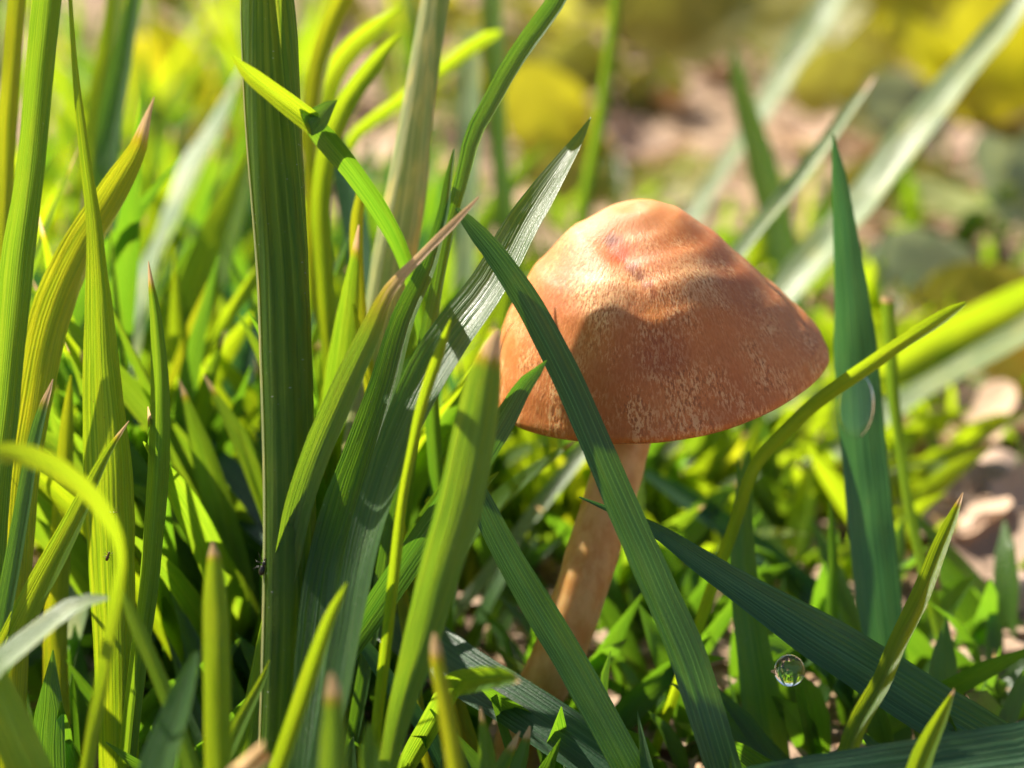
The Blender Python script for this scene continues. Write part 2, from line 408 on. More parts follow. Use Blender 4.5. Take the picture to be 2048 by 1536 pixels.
def build_mushroom():
    D = 149.0
    base = ground_at(1024, 1545); base.z = gz(base.x, base.y)
    root = thing('mushroom', 'small orange-brown mushroom with a bell shaped cap on a slender stem', 'mushroom', base)
    cen = P(1307, 732, D)
    el, ln = R(22.0), R(7.5)
    ax = (RT * (-math.sin(ln) * math.cos(el)) + UP * (math.cos(ln) * math.cos(el)) + BACK * math.sin(el)).normalized()
    X = (RT - ax * RT.dot(ax)).normalized(); Y = ax.cross(X)
    M3 = Matrix((X, Y, ax)).transposed()
    rings, A = 60, 120
    verts, faces = [Vector((0, 0, capz(0, 0, 0) * CAP_H))], []
    def ring(fn):
        i0 = len(verts)
        for k in range(A):
            th = 2 * math.pi * k / A
            rim = 1 + .018 * math.sin(3 * th + 1) + .012 * math.sin(5 * th + 2) + .01 * noise.noise(Vector((math.cos(th) * 3, math.sin(th) * 3, 7)))
            verts.append(fn(math.cos(th), math.sin(th), rim))
        return i0
    prev = None
    for j in range(1, rings + 1):
        r = (j / rings) ** .9
        def fn(c, s_, rim, r=r):
            e = 1 + (rim - 1) * r ** 3
            return Vector((c * r * e * CAP_R, s_ * r * e * CAP_R, capz(c * r, s_ * r, r) * CAP_H))
        i0 = ring(fn)
        for k in range(A):
            k2 = (k + 1) % A
            if prev is None: faces.append((0, i0 + k, i0 + k2))
            else: faces.append((prev + k, i0 + k, i0 + k2, prev + k2))
        prev = i0
    for (r, z) in ((1.0, -.35), (.985, -.62), (.96, -.6), (.93, -.3), (.85, .8), (.6, 3.0), (.3, 4.6), (.12, 5.2)):
        i0 = ring(lambda c, s_, rim, r=r, z=z: Vector((c * r * rim * CAP_R, s_ * r * rim * CAP_R, z)))
        for k in range(A): faces.append((prev + k, i0 + k, i0 + (k + 1) % A, prev + (k + 1) % A))
        prev = i0
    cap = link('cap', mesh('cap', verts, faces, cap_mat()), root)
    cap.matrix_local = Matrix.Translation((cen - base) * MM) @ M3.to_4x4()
    # gills hang from the underside
    gv, gf = [], []
    for k in range(72):
        th = 2 * math.pi * k / 72; c, s_ = math.cos(th), math.sin(th); nx, ny = -s_ * .09, c * .09
        i0 = len(gv)
        for (r, top, bot) in ((.17, 5.3, 3.6), (.35, 4.6, 1.6), (.6, 3.2, .3), (.8, 1.5, -.2), (.93, -.1, -.35)):
            for z in (top, bot):
                for sg in (-1, 1): gv.append(Vector((c * r * CAP_R + nx * sg, s_ * r * CAP_R + ny * sg, z)))
        for j in range(4):
            a, b = i0 + j * 4, i0 + j * 4 + 4
            gf += [(a, b, b + 2, a + 2), (a + 1, a + 3, b + 3, b + 1), (a + 2, b + 2, b + 3, a + 3)]
    g = link('gills', mesh('gills', gv, gf, flesh_mat('mushroom_gills', (.40, .22, .11), (.52, .33, .19))), cap)
    # stem
    px = [(1262, 800, 104, 149), (1252, 880, 106, 148.5), (1222, 985, 110, 148), (1190, 1090, 112, 147.7), (1155, 1200, 112, 147.5), (1116, 1310, 112, 147.8), (1074, 1400, 110, 148.4), (1044, 1480, 114, 149.3), (1028, 1550, 124, 150)]
    pth = path3(px, 149, 150, 0, False)
    p0 = Vector(pth[0][:3]); pth = [(p0.x - .3, p0.y, p0.z - 3, pth[0][3] * 1.05, 0)] + pth
    v, f, uv, dr = tube(pth, None, segs=60, around=32, flat=1.0, scale=.93)
    v = [q + Vector((1, .5, 0)).normalized() * (.16 * noise.noise(q * .45)) for q in v]
    link('stem', mesh('stem', v, f, flesh_mat('mushroom_stem', (.68, .29, .075), (.80, .43, .16), 700, .5), uv, None, base), root)
build_mushroom()

# ------------------------------------------------------------------ grass stalks with sheaths
def stalk(label, pts, dt, db, roll=0, leaf=None, strip=None, matk='stalk', sh=(0, .7), sheath_arc=(-150, 120), inner=.92):
    pth = path3(pts, dt, db, roll)
    base = Vector(pth[0][:3])
    root = thing('grass_stalk', label, 'grass stalk', base)
    v, f, uv, dr = tube(pth, None, scale=inner, grooves=.012); link('stalk', mesh('stalk', v, f, MAT[matk], uv, dr, base), root)
    v, f, uv, dr = tube(pth, None, scale=1.0, a0=sheath_arc[0], a1=sheath_arc[1], i0=sh[0], i1=sh[1], taper_end=True, grooves=.015)
    link('sheath', mesh('sheath', v, f, MAT[leaf or matk], uv, dr, base), root)
    if strip:
        v, f, uv, dr = tube(pth, None, scale=1.035, a0=strip[0], a1=strip[1], around=5, i0=strip[2], i1=strip[3], taper_end=True)
        link('sheath_margin', mesh('sheath_margin', v, f, MAT['sheath'], uv, dr, base), root)
    return root

stalk('thick dark green grass stalk with a pale sheath seam, crossed by a kinked blade', [(522, -420, 70), (534, -120, 106), (545, 200, 112), (565, 525, 104), (572, 700, 104), (580, 1000, 104), (578, 1300, 108), (562, 1560, 96)], 136, 131,
      strip=(-98, -60, .0, 1.0), sh=(0, 1.0), sheath_arc=(-175, 170), inner=.6)
stalk('pale striped grass stalk splitting out of its whitish sheath', [(960, -420, 50), (904, -140, 72), (850, 200, 86), (815, 400, 92), (788, 520, 88), (760, 680, 80), (730, 850, 78), (705, 1050, 76)], 156, 152,
      matk='pale', leaf='sheath', sh=(0, .9), strip=(-46, -16, .0, .72), sheath_arc=(-170, 90), inner=.45)

# ------------------------------------------------------------------ grass blades, tip first: (x, y, width)
B = blade
B('broad ribbed blade, half glowing half dark, leaning at the edge of the dense grass', [(150, -420, 40), (115, -160, 62), (94, 0, 68), (60, 340, 66), (35, 525, 78), (8, 800, 78), (-14, 1000, 80), (-30, 1300, 80)], 142, 138, 'green', roll=-14, fold=36)
B('pale yellow-green blade behind the broad ribbed one', [(60, -200, 20), (36, 0, 40), (20, 200, 42), (8, 420, 40), (-5, 700, 40)], 150, 148, 'yellow', roll=10, fold=20)
B('broad pale-edged blade with dust on it, narrowing to a thread beside the broad ribbed blade', [(140, -30, 10), (150, 120, 16), (168, 280, 26), (188, 420, 40), (196, 500, 50), (210, 740, 94), (222, 900, 120), (228, 1050, 122), (235, 1250, 108), (240, 1450, 98), (240, 1570, 90)], 140, 140, 'lime', roll=(30, 8), fold=32)
B('sunlit yellow blade ending in a shrivelled pinkish brown tip', [(309, 193, 2), (293, 240, 18), (275, 300, 40), (232, 376, 66), (160, 500, 86), (100, 640, 92), (62, 840, 86), (40, 1000, 82), (25, 1300, 80)], 143, 141, 'yellow', roll=12, fold=18, dry=.10)
B('upright two-toned blade with a short pale pink tip standing beside the dusty broad blade', [(297, 522, 2), (302, 570, 16), (312, 640, 32), (320, 773, 48), (317, 910, 56), (311, 1012, 54), (296, 1182, 50), (272, 1350, 48), (250, 1560, 46)], 139, 138, 'green', roll=-12, fold=42, dry=.07)
B('slim dark blade with a whitish tip rising before the yellow blade', [(106, 758, 2), (98, 785, 14), (88, 815, 24), (68, 893, 36), (42, 1050, 42), (15, 1200, 44), (-5, 1320, 44)], 133, 131, 'deep', roll=20, dry=.08)
B('slanting striped blade with a tan needle tip and square shadow on it', [(258, 842, 2), (219, 900, 18), (185, 965, 32), (130, 1079, 52), (85, 1165, 60), (34, 1267, 62), (-15, 1365, 60)], 134, 130, 'lime', roll=18, dry=.06)
B('blurred yellow-green blade arching over and drooping down', [(-80, 930, 24), (-20, 908, 36), (40, 908, 42), (110, 934, 42), (175, 984, 36), (222, 1046, 28), (242, 1110, 20), (236, 1180, 24), (210, 1330, 30), (170, 1570, 34)], 106, 120, 'lime', roll=(-40, 40), fold=10)
B('whitish sunlit blade bending over low among bright shoots', [(216, 1196, 8), (150, 1212, 36), (60, 1280, 50), (0, 1330, 54), (-50, 1390, 54)], 117, 114, 'pale', roll=52, fold=15)  # pale material puts the sun's sheen into the blade colour
B('wide bright ribbed blade slanting across the lower corner', [(-60, 1270, 60), (0, 1400, 84), (60, 1536, 90), (100, 1620, 90)], 122, 118, 'lime', roll=0, fold=15)
B('upright yellow-green blade glowing behind the slanting striped blade', [(142, 750, 3), (134, 860, 30), (122, 1080, 46), (112, 1300, 52), (122, 1570, 56)], 150, 146, 'yellow', roll=0, fold=20)
B('short upright lime blade with a blurred brownish tip', [(425, 1084, 4), (428, 1108, 24), (430, 1150, 42), (431, 1210, 52), (434, 1300, 58), (438, 1540, 58)], 117, 115, 'lime', roll=0, fold=20, dry=.045)
B('dark low blade with a white tip and one pale lit edge', [(394, 1303, 8), (384, 1340, 34), (364, 1402, 60), (330, 1500, 82), (308, 1580, 90)], 115, 112, 'deep', roll=32, fold=26)
B('thin drooping blade descending from the arching yellow blade', [(246, 1180, 6), (270, 1240, 30), (310, 1330, 36), (350, 1430, 38), (400, 1580, 38)], 120, 119, 'green', roll=20, fold=20)
B('slim shaded blade with a glaring white sunlit end', [(370, 1058, 8), (362, 1090, 30), (352, 1130, 36), (345, 1200, 26), (338, 1330, 24)], 166, 162, 'blue', roll=62, fold=10)
B('blurred teal blade in the shade beyond the thick stalk', [(514, 630, 8), (490, 720, 50), (460, 830, 62), (425, 940, 62), (390, 1100, 60)], 182, 174, 'blue', roll=10)
B('long bluish blade running low from behind the thick stalk to the mushroom foot', [(225, 740, 20, 172), (300, 838, 62, 169), (400, 920, 82, 165), (530, 1035, 90, 160), (640, 1128, 92, 156), (760, 1218, 96, 150), (900, 1325, 98, 144), (1080, 1440, 98, 139), (1250, 1560, 98, 136)], 170, 136, 'blue', roll=-28, fold=12)
_g = P(870, 900, 148)
KINK = thing('grass_leaf', 'kinked blade whose snapped sunlit lime end crosses the thick stalk', 'grass blade', Vector((_g.x, _g.y, 0)))
B(None, [(464, 112, 4), (500, 150, 36), (548, 188, 46), (590, 220, 50), (622, 246, 50), (634, 258, 40)], 127.5, 130.5, 'lime', roll=-8, fold=28, name='snapped_end', parent=KINK, to_ground=False)  # lime colour paints this end of the blade as sunlit
B(None, [(600, 218, 4, 129.9), (614, 234, 34, 130.3), (640, 262, 52, 131), (672, 300, 52, 132.5), (705, 340, 48, 134.5), (760, 420, 44, 139), (805, 505, 36, 143), (840, 620, 34, 146), (860, 760, 34, 147), (870, 900, 34, 148)], 130.2, 148, 'deep', roll=15, fold=30, name='lower_half', parent=KINK)  # deeper green paints the shade on the rest of the same blade
B(None, [(674, 200, 2), (656, 216, 28), (634, 240, 50), (614, 262, 30)], 129.8, 130.4, 'deep', roll=10, fold=10, name='torn_flap', parent=KINK, to_ground=False)
B('lime blade of the fan with shadow bands, leaning towards the pale stalk', [(802, 66, 3), (770, 100, 26), (735, 145, 38), (690, 210, 44), (655, 300, 44), (640, 420, 42), (650, 560, 40)], 164, 158, 'lime', roll=-15, fold=25)
B('blurred pale-ended blade behind the fan of lime blades', [(802, 12, 4), (750, 55, 34), (690, 110, 42), (650, 190, 44), (640, 320, 40)], 176, 172, 'lime', roll=-30)
B('soft yellow-green blade standing straight behind the kinked blade', [(706, -40, 48), (670, 30, 46), (640, 120, 44), (625, 220, 40), (628, 400, 38), (634, 540, 38), (655, 660, 40), (700, 790, 40)], 170, 155, 'yellow', roll=0)
B('narrow banded blade with a pinched tan tip close beside the pale stalk', [(728, 342, 4), (724, 380, 18), (714, 440, 27), (714, 540, 28), (724, 660, 28), (745, 800, 28)], 150, 148, 'yellow', roll=-10, fold=20, dry=.05)
B('grey-teal blade shaded behind the kinked blade', [(655, 205, 6), (680, 300, 44), (705, 400, 58), (722, 500, 58), (730, 640, 54)], 172, 166, 'blue', roll=30)
B('long dark glossy blade leaning out of view above the mushroom', [(1150, -60, 40), (1113, 10, 46), (1037, 118, 50), (985, 210, 48), (950, 276, 45), (926, 370, 36), (900, 460, 34), (880, 560, 34), (850, 720, 40)], 141, 143, 'deep', roll=38, fold=34)
B('large shaded blade with a silvery lit edge, tapering to a point before the pale stalk', [(908, 298, 4), (898, 360, 20), (888, 430, 27), (858, 534, 47), (812, 637, 61), (775, 773, 81), (732, 910, 94), (695, 1025, 106), (662, 1150, 110), (640, 1300, 101), (622, 1450, 90), (606, 1580, 83)], 144, 123, 'deep', roll=33, fold=40)
B('blade withered to a thin tan spike above its green half', [(958, 394, 4), (905, 450, 18), (840, 515, 20), (780, 582, 32), (735, 680, 52), (685, 790, 62), (638, 900, 62), (600, 1010, 60), (570, 1150, 56)], 128, 131, 'green', roll=18, fold=22, dry=.30)
B('broad silvery green blade whose pointed tip reaches over the mushroom cap', [(1182, 234, 2), (1160, 275, 21), (1128, 325, 38), (1085, 390, 58), (1045, 455, 72), (990, 560, 88), (920, 655, 93), (860, 745, 88), (810, 850, 78), (762, 980, 70), (722, 1120, 66), (690, 1300, 61)], 140, 125, 'deep', roll=34, fold=22)
B('slender folded lime blade lit before the silvery blade', [(902, 638, 3), (893, 665, 18), (882, 700, 27), (862, 756, 31), (841, 825, 29), (825, 900, 26), (806, 1000, 26), (790, 1140, 30)], 125, 126, 'lime', roll=8, fold=40)
B('rounded blade with a bright orange tip overlapping the cap edge', [(997, 660, 10), (990, 680, 30), (981, 710, 50), (970, 756, 76), (959, 825, 90), (942, 910, 97), (918, 1025, 101), (890, 1113, 94), (861, 1216, 86), (838, 1301, 76), (812, 1387, 62), (790, 1472, 50), (770, 1570, 46)], 122, 122, 'green', roll=10, fold=24, dry=.075)
B('dark pointed blade touching the lower edge of the mushroom cap', [(1094, 720, 2), (1072, 745, 22), (1044, 775, 38), (1000, 850, 52), (930, 960, 62), (850, 1070, 66), (775, 1180, 62), (700, 1290, 54)], 131, 134, 'dark', roll=-20, fold=22)
B('narrow ribbed dark blade lying diagonally across the mushroom cap', [(912, 416, 6), (945, 456, 36), (1000, 525, 50), (1062, 622, 58), (1140, 773, 63), (1198, 910, 67), (1248, 1025, 72), (1303, 1151, 76), (1378, 1327, 80), (1442, 1536, 82), (1465, 1610, 82)], 134, 131, 'dark', roll=-22, fold=20)
B('dark ribbed blade crossing in front of the mushroom stem', [(915, 900, 20), (962, 1005, 48), (1008, 1100, 58), (1075, 1216, 64), (1147, 1336, 68), (1232, 1490, 70), (1275, 1570, 70)], 135, 133, 'dark', roll=-20, fold=18)
B('long blue-green blade widening away from a thin tip beside the mushroom stem', [(1158, 994, 3), (1230, 1024, 14), (1310, 1060, 30), (1404, 1125, 52), (1502, 1190, 74), (1619, 1265, 100), (1756, 1350, 114), (1873, 1425, 116), (2000, 1500, 112), (2120, 1580, 108)], 137, 133, 'blue', roll=-12, fold=16)
B('slim upright blade half silvery half lime with a pinkish tip', [(1926, 985, 2), (1908, 1030, 20), (1882, 1092, 34), (1846, 1186, 42), (1797, 1287, 42), (1764, 1366, 42), (1718, 1450, 46), (1680, 1560, 44)], 139, 126, 'lime', roll=37, fold=40, dry=.04)
B('short lime blade poking up before the flat blue-green blade', [(1909, 1378, 2), (1884, 1430, 28), (1852, 1496, 46), (1825, 1570, 52)], 124, 122, 'lime', roll=18, fold=34, dry=.03)
B('bluish blade lying nearly flat along the bottom', [(1420, 1572, 30), (1560, 1570, 84), (1756, 1556, 112), (2048, 1515, 118), (2200, 1490, 110)], 123, 126, 'blue', roll=-35, fold=10)
B('tall teal blade carrying a flat water drop beside the mushroom cap', [(1666, 268, 3), (1678, 360, 34), (1690, 470, 54), (1700, 580, 72), (1710, 700, 90), (1720, 843, 96), (1735, 1000, 100), (1750, 1150, 97), (1766, 1280, 88), (1785, 1450, 76), (1792, 1540, 70)], 156, 154, 'blue', roll=-8, fold=16)
B('thin curved blade with a lime upper end, touching the mushroom cap side', [(1932, 606, 8), (1905, 622, 24), (1868, 646, 31), (1800, 688, 30), (1740, 730, 34), (1638, 800, 34), (1565, 868, 31), (1507, 935, 30), (1470, 1040, 30)], 145, 149, 'lime', roll=(30, -20), fold=30)
B('shaded upright blade below the mushroom cap', [(1498, 902, 4), (1491, 960, 30), (1484, 1053, 46), (1489, 1170, 60), (1505, 1288, 72), (1523, 1405, 82), (1545, 1560, 86)], 151, 149, 'deep', roll=0, fold=18)
B('tiny dark pointed blade beside the shaded upright one', [(1474, 916, 2), (1482, 970, 16), (1488, 1060, 20), (1500, 1200, 22)], 153, 152, 'deep', roll=10)
B('mown blade with a ragged cut top behind the teal blade', [(1773, 594, 31), (1776, 640, 31), (1780, 700, 28), (1785, 784, 26), (1796, 872, 24), (1814, 1000, 24), (1838, 1110, 28), (1885, 1288, 34), (1915, 1400, 36)], 166, 162, 'green', roll=-20, fold=24, cut=True, dry=.025)
B('wide bright yellow-green blade blurred behind the mown blade', [(2200, 540, 90), (2048, 610, 96), (1900, 680, 100), (1780, 745, 100), (1650, 820, 95), (1520, 900, 80)], 226, 214, 'lime', roll=0)
B('cream-coloured dry blade slanting below the wide yellow-green one', [(2200, 560, 41), (2048, 662, 41), (1930, 730, 40), (1810, 800, 38), (1740, 850, 33)], 209, 203, 'pale', roll=54, fold=10)
B('long pale glossy blade sweeping up behind the tall teal blade', [(2080, -60, 22), (2029, 20, 40), (1951, 117, 55), (1834, 258, 68), (1736, 395, 73), (1640, 505, 68), (1575, 585, 62), (1500, 700, 55)], 216, 198, 'pale', roll=48, fold=20)
B('whitish blurred blade pointing up at the yellow leaves', [(1700, -60, 44), (1665, 0, 52), (1600, 100, 55), (1530, 220, 46), (1460, 320, 34), (1400, 410, 30), (1340, 520, 30)], 276, 248, 'pale', roll=50, fold=20)
B('straight light blade with an orange point leaning behind the teal tip', [(1752, 150, 2), (1730, 182, 15), (1697, 226, 26), (1619, 334, 32), (1541, 430, 37), (1482, 505, 37), (1400, 610, 34)], 193, 181, 'pale', roll=48, fold=34, dry=.05)
B('upright blurred blade forking against the whitish one', [(1466, 92, 10), (1480, 170, 34), (1512, 273, 46), (1538, 371, 56), (1565, 470, 56), (1590, 600, 50)], 236, 226, 'green', roll=40, fold=20)
B('thin blurred green blade hanging past the yellow flower-like leaf', [(1236, -40, 20), (1230, 0, 23), (1212, 154, 27), (1192, 273, 31), (1172, 380, 30), (1150, 520, 28)], 226, 218, 'green', roll=-20)
B('milky blurred upright blade beside the long dark glossy blade', [(952, 60, 30), (946, 160, 44), (945, 300, 48), (940, 450, 50), (930, 640, 50)], 214, 205, 'pale', roll=50)
B('blurred green blade curving behind the milky one', [(985, -40, 46), (988, 60, 44), (994, 200, 42), (1004, 330, 40), (1020, 470, 44), (1046, 640, 48)], 222, 212, 'green', roll=35)
B('small blurred blade with a shining whitish end', [(1002, 64, 10), (970, 76, 26), (930, 102, 28), (880, 140, 26), (800, 200, 26), (720, 260, 24), (670, 330, 24)], 190, 180, 'lime', roll=-40)
B('dark blurred blade rising before the large yellow leaf', [(276, -40, 36), (262, 40, 40), (245, 130, 52), (222, 260, 60), (210, 420, 60)], 182, 175, 'deep', roll=20)
B('bright blurred blade alongside the dark one by the yellow leaf', [(232, -40, 34), (226, 40, 44), (205, 170, 54), (190, 330, 60), (180, 480, 60)], 196, 186, 'lime', roll=15)
B('broad glaring white blurred blade behind the thick stalk', [(486, 130, 10), (460, 190, 44), (420, 280, 74), (378, 370, 82), (330, 480, 78), (290, 600, 70)], 225, 184, 'pale', roll=58, fold=15)
B('broad mottled blade blurred behind the upright two-toned blade', [(500, 300, 20), (450, 450, 90), (400, 590, 110), (350, 730, 110), (310, 880, 100)], 196, 186, 'lime', roll=20)
B('lime strip of a blade blurred between the thick stalk and the pink-tipped one', [(420, 560, 6), (400, 640, 42), (372, 720, 48), (345, 800, 48), (320, 920, 48)], 172, 168, 'yellow', roll=0)
B('forked lime blade with a pale stripe standing low beside the thick stalk', [(694, 1166, 4), (684, 1190, 20), (662, 1236, 34), (634, 1319, 46), (600, 1421, 50), (555, 1550, 50)], 118, 116, 'lime', roll=22, fold=45)
B('stubby blurred blade with an orange end', [(663, 1344, 6), (666, 1372, 28), (668, 1430, 46), (668, 1560, 66)], 107, 106, 'green', roll=0, dry=.08)
B('yellow blade with a rounded pinkish tip curving up', [(869, 1266, 8), (872, 1300, 26), (878, 1345, 32), (890, 1404, 36), (910, 1524, 40), (915, 1580, 40)], 113, 112, 'yellow', roll=0, fold=24, dry=.08)
B('small green shoot with a reddish point', [(961, 1414, 2), (966, 1450, 18), (972, 1490, 32), (978, 1560, 42)], 124, 123, 'green', roll=0, dry=.07)
B('little blade leaning at the mushroom foot with a pink point', [(1040, 1462, 3), (1025, 1495, 18), (1000, 1545, 30)], 128, 127, 'green', roll=30, dry=.1)
B('little pale-tipped blade at the mushroom foot', [(1060, 1452, 4), (1050, 1490, 22), (1030, 1560, 36)], 130, 129, 'deep', roll=20, dry=.08)
B('blunt banded blade pointing out over the long bluish blade', [(1040, 1364, 4, 117), (1022, 1358, 40, 118), (990, 1354, 58, 121), (945, 1360, 64, 126), (908, 1372, 64, 131), (880, 1420, 60, 134)], 115, 126, 'green', roll=24, fold=44, dry=.03)
B('blurred blade running down behind the mushroom stem into shade', [(1290, 945, 20), (1385, 1006, 44), (1459, 1058, 48), (1540, 1120, 56), (1640, 1200, 58), (1740, 1275, 56)], 178, 170, 'blue', roll=-20)
B('thin upright blade behind the tall teal blade', [(1660, 1002, 3), (1664, 1060, 16), (1667, 1130, 22), (1664, 1230, 28), (1680, 1330, 30), (1690, 1420, 32)], 160, 158, 'deep', roll=10)
B('blurred green blade crossing low behind the shaded upright one', [(1500, 1000, 8), (1530, 1070, 44), (1580, 1165, 60), (1640, 1240, 58)], 184, 178, 'green', roll=-10)
B('dim blade lying out across the soil beyond the slim upright blade', [(1800, 1000, 8), (1880, 1090, 34), (1960, 1180, 38), (2060, 1290, 38)], 178, 172, 'deep', roll=-25)
B('blurred blade by the stones beyond the slim upright blade', [(2060, 1120, 20), (1990, 1210, 36), (1930, 1250, 38), (1860, 1270, 36)], 182, 180, 'green', roll=10)
B('little blade bearing a hanging round water drop at its white tip', [(1542, 1342, 5, 133.2), (1556, 1343, 15, 134.4), (1578, 1349, 18, 138), (1596, 1372, 20, 142), (1606, 1420, 22, 145)], 134, 145, 'deep', roll=0, dry=.22)
B('dark narrow blade slanting under the low bluish blade', [(690, 1240, 5), (735, 1300, 28), (790, 1380, 34), (850, 1460, 36), (900, 1560, 36)], 140, 138, 'blue', roll=-25)
B('short ribbed shoot beside the stalk foot', [(540, 1320, 3), (525, 1360, 20), (490, 1430, 36), (440, 1530, 44)], 127, 125, 'lime', roll=25, fold=30)
B('blurred blunt brown-tipped blade at the bottom', [(520, 1518, 16), (500, 1530, 40), (460, 1560, 52)], 106, 105, 'yellow', roll=-30, dry=.3)
B('dim shoot standing behind the stubby orange-ended blade', [(738, 1445, 5), (738, 1480, 26), (740, 1560, 44)], 116, 115, 'green', roll=0)

# ------------------------------------------------------------------ water drops and insects
WATER = water_mat()
def drop(label, c, r, squash, rot=None):
    v, f = [], []
    n, m = 20, 28
    for j in range(n + 1):
        ph = math.pi * j / n
        for k in range(m):
            th = 2 * math.pi * k / m
            q = Vector((math.sin(ph) * math.cos(th), math.sin(ph) * math.sin(th), math.cos(ph)))
            q = Vector((q.x * squash[0], q.y * squash[1], q.z * squash[2])) * r
            v.append(c + (rot @ q if rot else q))
    for j in range(n):
        for k in range(m): f.append((j * m + k, (j + 1) * m + k, (j + 1) * m + (k + 1) % m, j * m + (k + 1) % m))
    o = link('water_drop', mesh('water_drop', v, f, WATER, org=c), None, c)
    tag(o, label, 'water drop')
drop('round clear water drop hanging on a little blade', P(1579, 1341, 134.2), 1.08, (1, 1, 1.06))
ROTC = Matrix((RT, BACK, UP)).transposed()
drop('flattened clear water drop sitting on the tall teal blade', P(1712, 812, 153.6), 1.0, (1.45, .32, 2.6), Matrix.Rotation(R(-4), 3, BACK) @ ROTC)

def bug(label, x, y, d, size, ang, col, name='insect'):
    c = P(x, y, d)
    root = thing(name, label, 'insect', c)
    m = plain_mat(name + '_skin', col, .35)
    A = RT * math.cos(R(ang)) + UP * math.sin(R(ang)); S = RT * -math.sin(R(ang)) + UP * math.cos(R(ang))
    def blob(nm, off, ra, rs):
        v, f = [], []
        for j in range(9):
            ph = math.pi * j / 8
            for k in range(10):
                th = 2 * math.pi * k / 10
                v.append(c + A * (off + math.cos(ph) * ra) * size + S * (math.sin(ph) * math.cos(th) * rs * size) + BACK * (math.sin(ph) * math.sin(th) * rs * size))
        for j in range(8):
            for k in range(10): f.append((j * 10 + k, j * 10 + (k + 1) % 10, (j + 1) * 10 + (k + 1) % 10, (j + 1) * 10 + k))
        link(nm, mesh(nm, v, f, m, org=c), root)
    blob('abdomen', -.28, .34, .20); blob('thorax', .14, .2, .15); blob('head', .40, .12, .11)
    for i in range(3):
        for sg in (-1, 1):
            a = c + A * (.14 + .1 * (i - 1)) * size; b = a + S * (sg * .34 * size) + A * ((i - 1) * .2 * size) + BACK * .06 * size; e = b + S * (sg * .2 * size) + A * ((i - 1) * .22 * size) - BACK * .12 * size
            v, f, uv, dr = tube([(*a, .03 * size, 0), (*b, .024 * size, 0), (*e, .016 * size, 0)], None, segs=7, around=5, flat=1)
            link('leg', mesh('leg', v, f, m, org=c), root)
bug('small black beetle clinging to the side of the thick stalk', 527, 1132, 131.5, 1.15, 72, (.02, .012, .010), 'beetle')
bug('tiny brown gnat on the dusty broad blade, above another', 226, 1026, 137.4, .62, 10, (.10, .05, .01), 'gnat')
bug('tiny brown gnat low on the dusty broad blade', 216, 1112, 137.4, .62, 70, (.12, .05, .01), 'gnat')

# ------------------------------------------------------------------ leaves on the soil and weeds
def leaf_mesh(name, mat, length, width, curl, seed, cup=.15, lobe=0.0):
    rg = random.Random(seed); v, f = [], []
    n, m = 14, 8
    for i in range(n + 1):
        t = i / n
        hw = width * .5 * (math.sin(math.pi * min(1, t * .96 + .02)) ** .7) * (1 + lobe * math.sin(t * 19 + seed))
        cx = rg.uniform(-.01, .01) * length
        for k in range(m + 1):
            a = -1 + 2 * k / m
            z = curl * length * (t - .5) ** 2 + cup * hw * abs(a) ** 1.5 + .05 * width * noise.noise(Vector((t * 4, a * 2, seed)))
            v.append(Vector((t * length - length * .5, a * hw + cx, z)))
    for i in range(n):
        for k in range(m):
            q = i * (m + 1) + k; f.append((q, q + m + 1, q + m + 2, q + 1))
    return mesh(name, v, f, mat)
LM = {
    'yellow': leaf_mat('leaf_yellow', (.42, .38, .03), (.72, .66, .02), .55),
    'olive':  leaf_mat('leaf_olive', (.26, .25, .05), (.50, .48, .05), .5),
    'orange': leaf_mat('leaf_orange', (.48, .32, .04), (.75, .50, .03), .5),
    'pale':   leaf_mat('leaf_pale', (.40, .45, .24), (.45, .5, .2), .35),
    'tan':    leaf_mat('leaf_tan', (.50, .34, .23), (.45, .28, .15), .25, .7),
    'brown':  leaf_mat('leaf_brown', (.22, .13, .075), (.25, .13, .05), .2, .7),
    'green':  leaf_mat('leaf_green', (.07, .16, .025), (.30, .50, .02), .5),
}
def lay(me, name, x, y, zrot, tilt, lift, label, cat, group):
    g = ground_at(x, y); g.z = gz(g.x, g.y) + lift
    o = link(name, me, None, g); o.rotation_euler = (R(tilt), R(random.uniform(-10, 10)), R(zrot))
    return tag(o, label, cat, group)

# broad-leaved seedlings: each a root Empty with a stalk and leaves
def weed(label, x, y, leaves, matk, group=None, ht=8):
    g = ground_at(x, y); g.z = gz(g.x, g.y)
    root = thing('broad_leaved_weed', label, 'weed', g, group)
    for (dx, dz, ln, wd, zr, tl) in leaves:
        ln *= 1.15; wd *= 1.25
        me = leaf_mesh('leaf', LM[matk], ln, wd, .25, random.randint(0, 999), .12)
        o = link('leaf', me, root, Vector((dx, 0, dz)))
        o.rotation_euler = (R(tl), R(random.uniform(-15, 15)), R(zr))
        pth = [(0, 0, -2, .6, 0), (dx * .4, .5, dz * .6, .5, 0), (dx, 0, dz - .3, .4, 0)]
        v, f, uv, dr = tube(pth, None, segs=8, around=6, flat=1); link('leaf_stalk', mesh('leaf_stalk', v, f, LM['green']), root)
